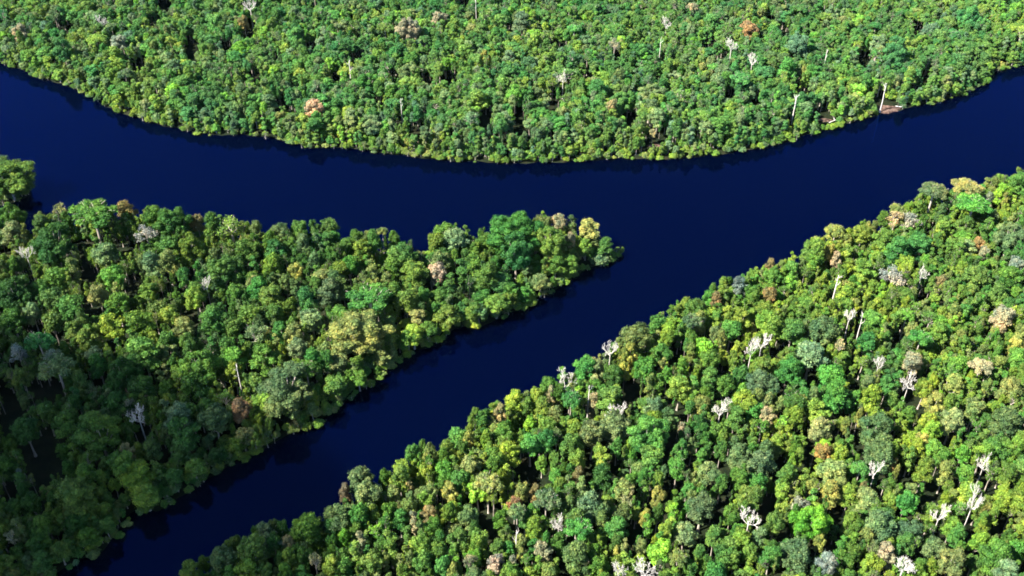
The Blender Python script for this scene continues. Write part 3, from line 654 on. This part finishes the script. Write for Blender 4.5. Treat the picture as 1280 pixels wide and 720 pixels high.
# fallen pale trunks
for (x, y, L, a, lab) in [(1041, 152, 9, .5, 'pale fallen trunk lying on the pinkish bare bank'), (1124, 134, 7, -.5, 'pale fallen trunk at the water beside the brown bare bank'),
                          ]:
    z = 1.2 if y < 200 else 17; X, Y = gp(x, y, z); c, s = math.cos(a), math.sin(a); mb = MB()
    L *= .7; mb.tube([(-c * L / 2, -s * L / 2, 0), (-c * L / 5, -s * L / 5, .35), (c * L / 5, s * L / 5, .5), (c * L / 2, s * L / 2, .9)], [.3, .27, .22, .12], 0, 8)
    o = bpy.data.objects.new('fallen_trunk', mb.mesh('fallen_trunk', [M_DEAD])); C.objects.link(o); o.location = (X, Y, z)
    m2 = MB(); branch(m2, (c * L / 5, s * L / 5, .5), (c * .4 - s, s * .4 + c, .5), L * .35, .17, 1)
    q = bpy.data.objects.new('branch', m2.mesh('fallen_branch', [M_DEAD])); C.objects.link(q); q.parent = o
    tag(o, lab, 'fallen trunk', 'fallen pale trunks')

# ------------------------------------------------------------------ the mass of the forest
grid = {}; CS = 14.0
def put(X, Y, r, kind): grid.setdefault((int(X // CS), int(Y // CS)), []).append((X, Y, r, kind))
def free(X, Y, r):
    cx, cy = int(X // CS), int(Y // CS)
    for i in (-1, 0, 1):
        for j in (-1, 0, 1):
            for (a, b, q, k) in grid.get((cx + i, cy + j), ()):
                lim = {0: .66 * (q + r), 1: .54 * (q + r), 2: q + r * .6}[k]
                if (a - X) ** 2 + (b - Y) ** 2 < lim * lim: return False
    return True
for (X, Y, r, h) in placed:
    put(X, Y, min(r, 12), 0)
    if r > 4.2 and random.random() < .55: put(X + r + 1.2, Y - rnd(0, 2), rnd(1.2, 2.4), 2)     # shaded gap in the lee of a big crown
for (X, Y, r, h, hp) in deadpos: put(X, Y, 1.2, 2); put(X, Y - 4.5, 2.2, 2); put(X, Y - 9, 1.8, 2)
for (X, Y, w) in bare: put(X, Y, w, 2)
pts = []   # X Y Z id sx sy sz rot tint
def emit(X, Y, key, d, h, code, z=None, s=None, rg=None):
    cm, tm, W, H, z0, pidx = random.choice(PROTO[key])
    k = d / W
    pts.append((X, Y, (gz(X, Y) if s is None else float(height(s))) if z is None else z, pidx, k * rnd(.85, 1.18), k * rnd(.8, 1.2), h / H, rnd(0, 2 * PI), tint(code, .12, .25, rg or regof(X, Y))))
for t in rest: emit(t['X'], t['Y'], t['f'], t['d'], t['h'], t['c'])

PAL = {'R': 'g g g g g g y y y y y o o o v v v k k b e d w L y g'.split(),
       'P': 'g g g g g g y y o o o o d d d k k b b e v w g'.split(),
       'F': 'g g g g g v v v v e e e y y y o o b b w k w L g'.split(),
       'S': 'g y y o o k w b'.split()}
GAPS = np.array([float(v) for v in '''100 300 18 26 160 312 20 20 112 345 20 20 30 355 26 20 118 388 22 20 43 412 18 12 168 360 12 22 245 395 24 28 230 358 16 12 250 300 14 18 148 412 14 16
80 424 18 14 210 340 14 14 362 370 18 20 475 325 12 16 530 315 16 14 575 350 12 18 507 412 12 28 535 368 12 18 657 295 12 18 650 355 12 16 130 478 18 16 60 490 26 30 15 520 20 40 50 560 40 40 60 590 30 24 205 575 14 20
340 693 20 22 480 610 14 18 498 688 18 18 658 590 14 34 675 604 14 14 700 510 16 20 650 530 12 22 737 602 12 20 769 585 16 16 790 498 14 18 830 495 18 14 847 525 18 16 838 558 12 18 840 608 18 14 878 662 12 20
901 632 9 28 880 430 8 16 845 445 10 20 955 642 16 20 975 668 20 10 1020 682 12 28 1047 650 14 14 1137 492 9 18 1152 508 9 18 1072 545 12 26 1078 568 12 14 1166 620 14 22 1127 600 14 10 1243 666 16 10 1147 597 12 10
613 668 14 22 607 648 16 18 655 627 10 18 715 712 20 14 700 696 16 12 1076 408 14 10 1118 425 10 8 1065 478 10 16 1012 475 8 14 967 440 8 16 905 590 9 22 908 575 10 12 1200 580 8 14 780 470 8 14 820 700 14 10 868 690 14 12
1105 295 8 14 1160 285 10 14 1075 305 10 10 1185 500 8 8 1232 495 6 12 1210 235 8 10 1240 260 8 12 950 470 8 20 1000 590 12 8 975 585 10 14 925 445 8 8 890 480 6 14
83 35 20 12 207 8 10 22 195 30 14 12 173 82 12 18 240 62 12 26 310 45 12 12 320 98 10 14 285 60 8 16 447 70 12 8 495 97 10 10 560 100 16 12 535 102 9 12 606 150 12 26 648 155 10 32 690 132 11 26 788 152 9 22
735 96 8 8 770 70 6 12 885 58 14 12 900 75 10 10 912 120 8 14 945 130 8 12 980 42 8 12 1005 115 13 14 1080 76 10 24 1147 38 9 20 1155 95 8 14 960 25 12 6 520 160 7 12 470 128 7 12 500 155 6 12 850 180 10 8 390 60 10 10 580 5 8 14
640 38 8 10 420 100 8 10 352 130 8 14 365 138 8 10 700 60 8 8'''.split()]).reshape(-1, 4)
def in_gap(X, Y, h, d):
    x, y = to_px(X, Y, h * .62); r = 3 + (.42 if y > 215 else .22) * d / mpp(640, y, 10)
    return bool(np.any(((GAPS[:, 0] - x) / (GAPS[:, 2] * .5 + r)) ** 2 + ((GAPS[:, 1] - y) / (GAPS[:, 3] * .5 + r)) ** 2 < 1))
NC = 120000
CX = RNG.uniform(-620, 620, NC); CY = RNG.uniform(150, 1080, NC)
CP = np.stack([CX, CY], 1)
pxx = 640 + 640 * CX / ((CY * cp + (CAM_H - 12) * sp) * TH); pyy = 360 - 640 * ((CY * sp - (CAM_H - 12) * cp)) / ((CY * cp + (CAM_H - 12) * sp) * TH)
ok = (pxx > -150) & (pxx < 1430) & (pyy > -110) & (pyy < 830)
CP = CP[ok]; S = [signed(CP, p) for p in POLYS]; SD = np.max(S, axis=0); WHICH = np.argmax(S, axis=0)
wn = wob(CP) * .4
front = np.max([signed(CP - np.array([[0, 13]]), p) for p in POLYS], axis=0)      # is there water just in front of it
k_ = SD + wn > 0.8
CP, SD, WHICH, front = CP[k_], SD[k_], WHICH[k_], front[k_]
def region(i): return 'RFPP'[0] if False else {0: 'F', 1: 'P', 2: 'R', 3: 'P'}[int(i)]
def vnoise(X, Y): return math.sin(X * .021 + 2 * math.sin(Y * .013)) + math.sin(Y * .031 + 1.7 * math.sin(X * .017))
n1 = 0
for rnd_i, (dlo, dhi, hlo, hhi) in enumerate([(7.0, 11.5, 14, 20), (4.2, 7.0, 11.5, 17.5), (3.0, 5.4, 9, 15), (1.9, 3.2, 9, 15.5)]):
    for i in RNG.permutation(len(CP))[:(1500 if rnd_i == 0 else None)]:
        X, Y = CP[i]; far = Y > 560
        d = rnd(dlo, dhi) * (1.22 if far and rnd_i < 2 else 1)
        if not free(X, Y, d / 2): continue
        fr = front[i]; reg = region(WHICH[i]); h = rnd(hlo, hhi)
        edge = fr < 13 and fr > -13 and WHICH[i] in (0, 1, 3) and SD[i] < 14 and fr < SD[i]
        if edge:
            q = max(0, min(1, SD[i] / 14)); h = h * (.55 + .42 * q); d = d * (.75 + .25 * q)
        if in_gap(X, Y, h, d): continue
        key = 'D' if d < 12.5 else 'G'
        u = random.random()
        if d < 7.5 and u < .42: key = 'C'; 
        elif u > .93 and d > 8 and not edge: key = 'U'
        elif u > .86 and not edge: key = 'S'
        if h < 8: key = 'B'
        if key == 'C': d *= .75; h *= 1.05
        # quiet patches of one colour, as in the photograph
        pal = PAL[reg]; nn = vnoise(X, Y)
        if edge and random.random() < .6: pal = PAL['S']
        code = random.choice(pal)
        if nn > .7 and random.random() < .4: code = random.choice('yyog')
        if nn < -.8 and random.random() < .4: code = random.choice('bege' if reg != 'P' else 'dgob')
        if rnd_i >= 2 and random.random() < .3: code = random.choice('dgob')
        emit(X, Y, key, d, h, code, s=SD[i]); put(X, Y, d / 2, 1)
# shore fringe: low grey-green growth hanging over the waterline on every bank
for poly in POLYS:
    n = len(poly)
    for i in range(n):
        a, b = poly[i], poly[(i + 1) % n]; L = float(np.hypot(*(b - a)))
        if L > 260: continue
        for q in range(int(L / 1.2) + 1):        # bushes rising from the water to the tall trees
            t = random.random(); P = a + (b - a) * t; nrm = np.array([-(b - a)[1], (b - a)[0]]) / (L + 1e-6)
            u = rnd(1.5, 13); u = u if signed((P + nrm * u)[None], poly)[0] > 0 else -u
            if signed((P + nrm * u)[None], poly)[0] < 1: continue
            P = P + nrm * u; u = abs(u)
            if any(math.hypot(P[0] - X, P[1] - Y) < w for X, Y, w in bare): continue
            emit(P[0], P[1], 'B' if random.random() < .75 else 'D', rnd(3.5, 7), rnd(3, 5) + u * .45, random.choice('ggyyokwgvy'), z=.3, rg='R')
        for q in range(int(L / 2.0) + 1):
            t = random.random(); P = a + (b - a) * t; nrm = np.array([-(b - a)[1], (b - a)[0]]) / (L + 1e-6)
            P = P + nrm * rnd(-2.0, 2.0)
            if any(math.hypot(P[0] - X, P[1] - Y) < w for X, Y, w in bare): continue
            if random.random() < .22: continue
            emit(P[0], P[1], random.choice('BBBS'), rnd(2.0, 6.0), rnd(1.6, 5.2), random.choice('bwgokoyy'), z=.1, rg='R')
print('mass trees', len(pts), 'solo', len(solo), 'rest', len(rest))
pm = bpy.data.meshes.new('forest_canopy'); pm.from_pydata([p[:3] for p in pts], [], [])
def at(name, typ, data, fld='value'):
    a = pm.attributes.new(name, typ, 'POINT'); a.data.foreach_set(fld, data)
at('kid', 'INT', [p[3] for p in pts]); at('scl', 'FLOAT_VECTOR', [c for p in pts for c in p[4:7]], 'vector')
at('rot', 'FLOAT_VECTOR', [c for p in pts for c in (0, 0, p[7])], 'vector'); at('tint', 'FLOAT_VECTOR', [c for p in pts for c in p[8]], 'vector')
fo = bpy.data.objects.new('forest_canopy', pm); C.objects.link(fo)
tag(fo, 'dense mass of smaller rainforest crowns filling the land between the larger trees', 'forest', None, 'stuff')
ng = bpy.data.node_groups.new('scatter', 'GeometryNodeTree')
ng.interface.new_socket('Geometry', in_out='INPUT', socket_type='NodeSocketGeometry'); ng.interface.new_socket('Geometry', in_out='OUTPUT', socket_type='NodeSocketGeometry')
N = ng.nodes; gi = N.new('NodeGroupInput'); go = N.new('NodeGroupOutput'); ip = N.new('GeometryNodeInstanceOnPoints'); ci = N.new('GeometryNodeCollectionInfo')
ci.inputs['Collection'].default_value = lib; ci.inputs['Separate Children'].default_value = True; ci.inputs['Reset Children'].default_value = True
def na(name, typ): a = N.new('GeometryNodeInputNamedAttribute'); a.data_type = typ; a.inputs['Name'].default_value = name; return a
mp_ = N.new('GeometryNodeMeshToPoints'); a1 = na('kid', 'INT'); a2 = na('scl', 'FLOAT_VECTOR'); a3 = na('rot', 'FLOAT_VECTOR'); er = N.new('FunctionNodeEulerToRotation')
L = ng.links; L.new(gi.outputs[0], mp_.inputs[0]); L.new(mp_.outputs[0], ip.inputs['Points']); L.new(ci.outputs[0], ip.inputs['Instance'])
ip.inputs['Pick Instance'].default_value = True
L.new(a1.outputs[0], ip.inputs['Instance Index']); L.new(a3.outputs[0], er.inputs[0]); L.new(er.outputs[0], ip.inputs['Rotation']); L.new(a2.outputs[0], ip.inputs['Scale'])
L.new(ip.outputs[0], go.inputs[0])
md = fo.modifiers.new('scatter', 'NODES'); md.node_group = ng
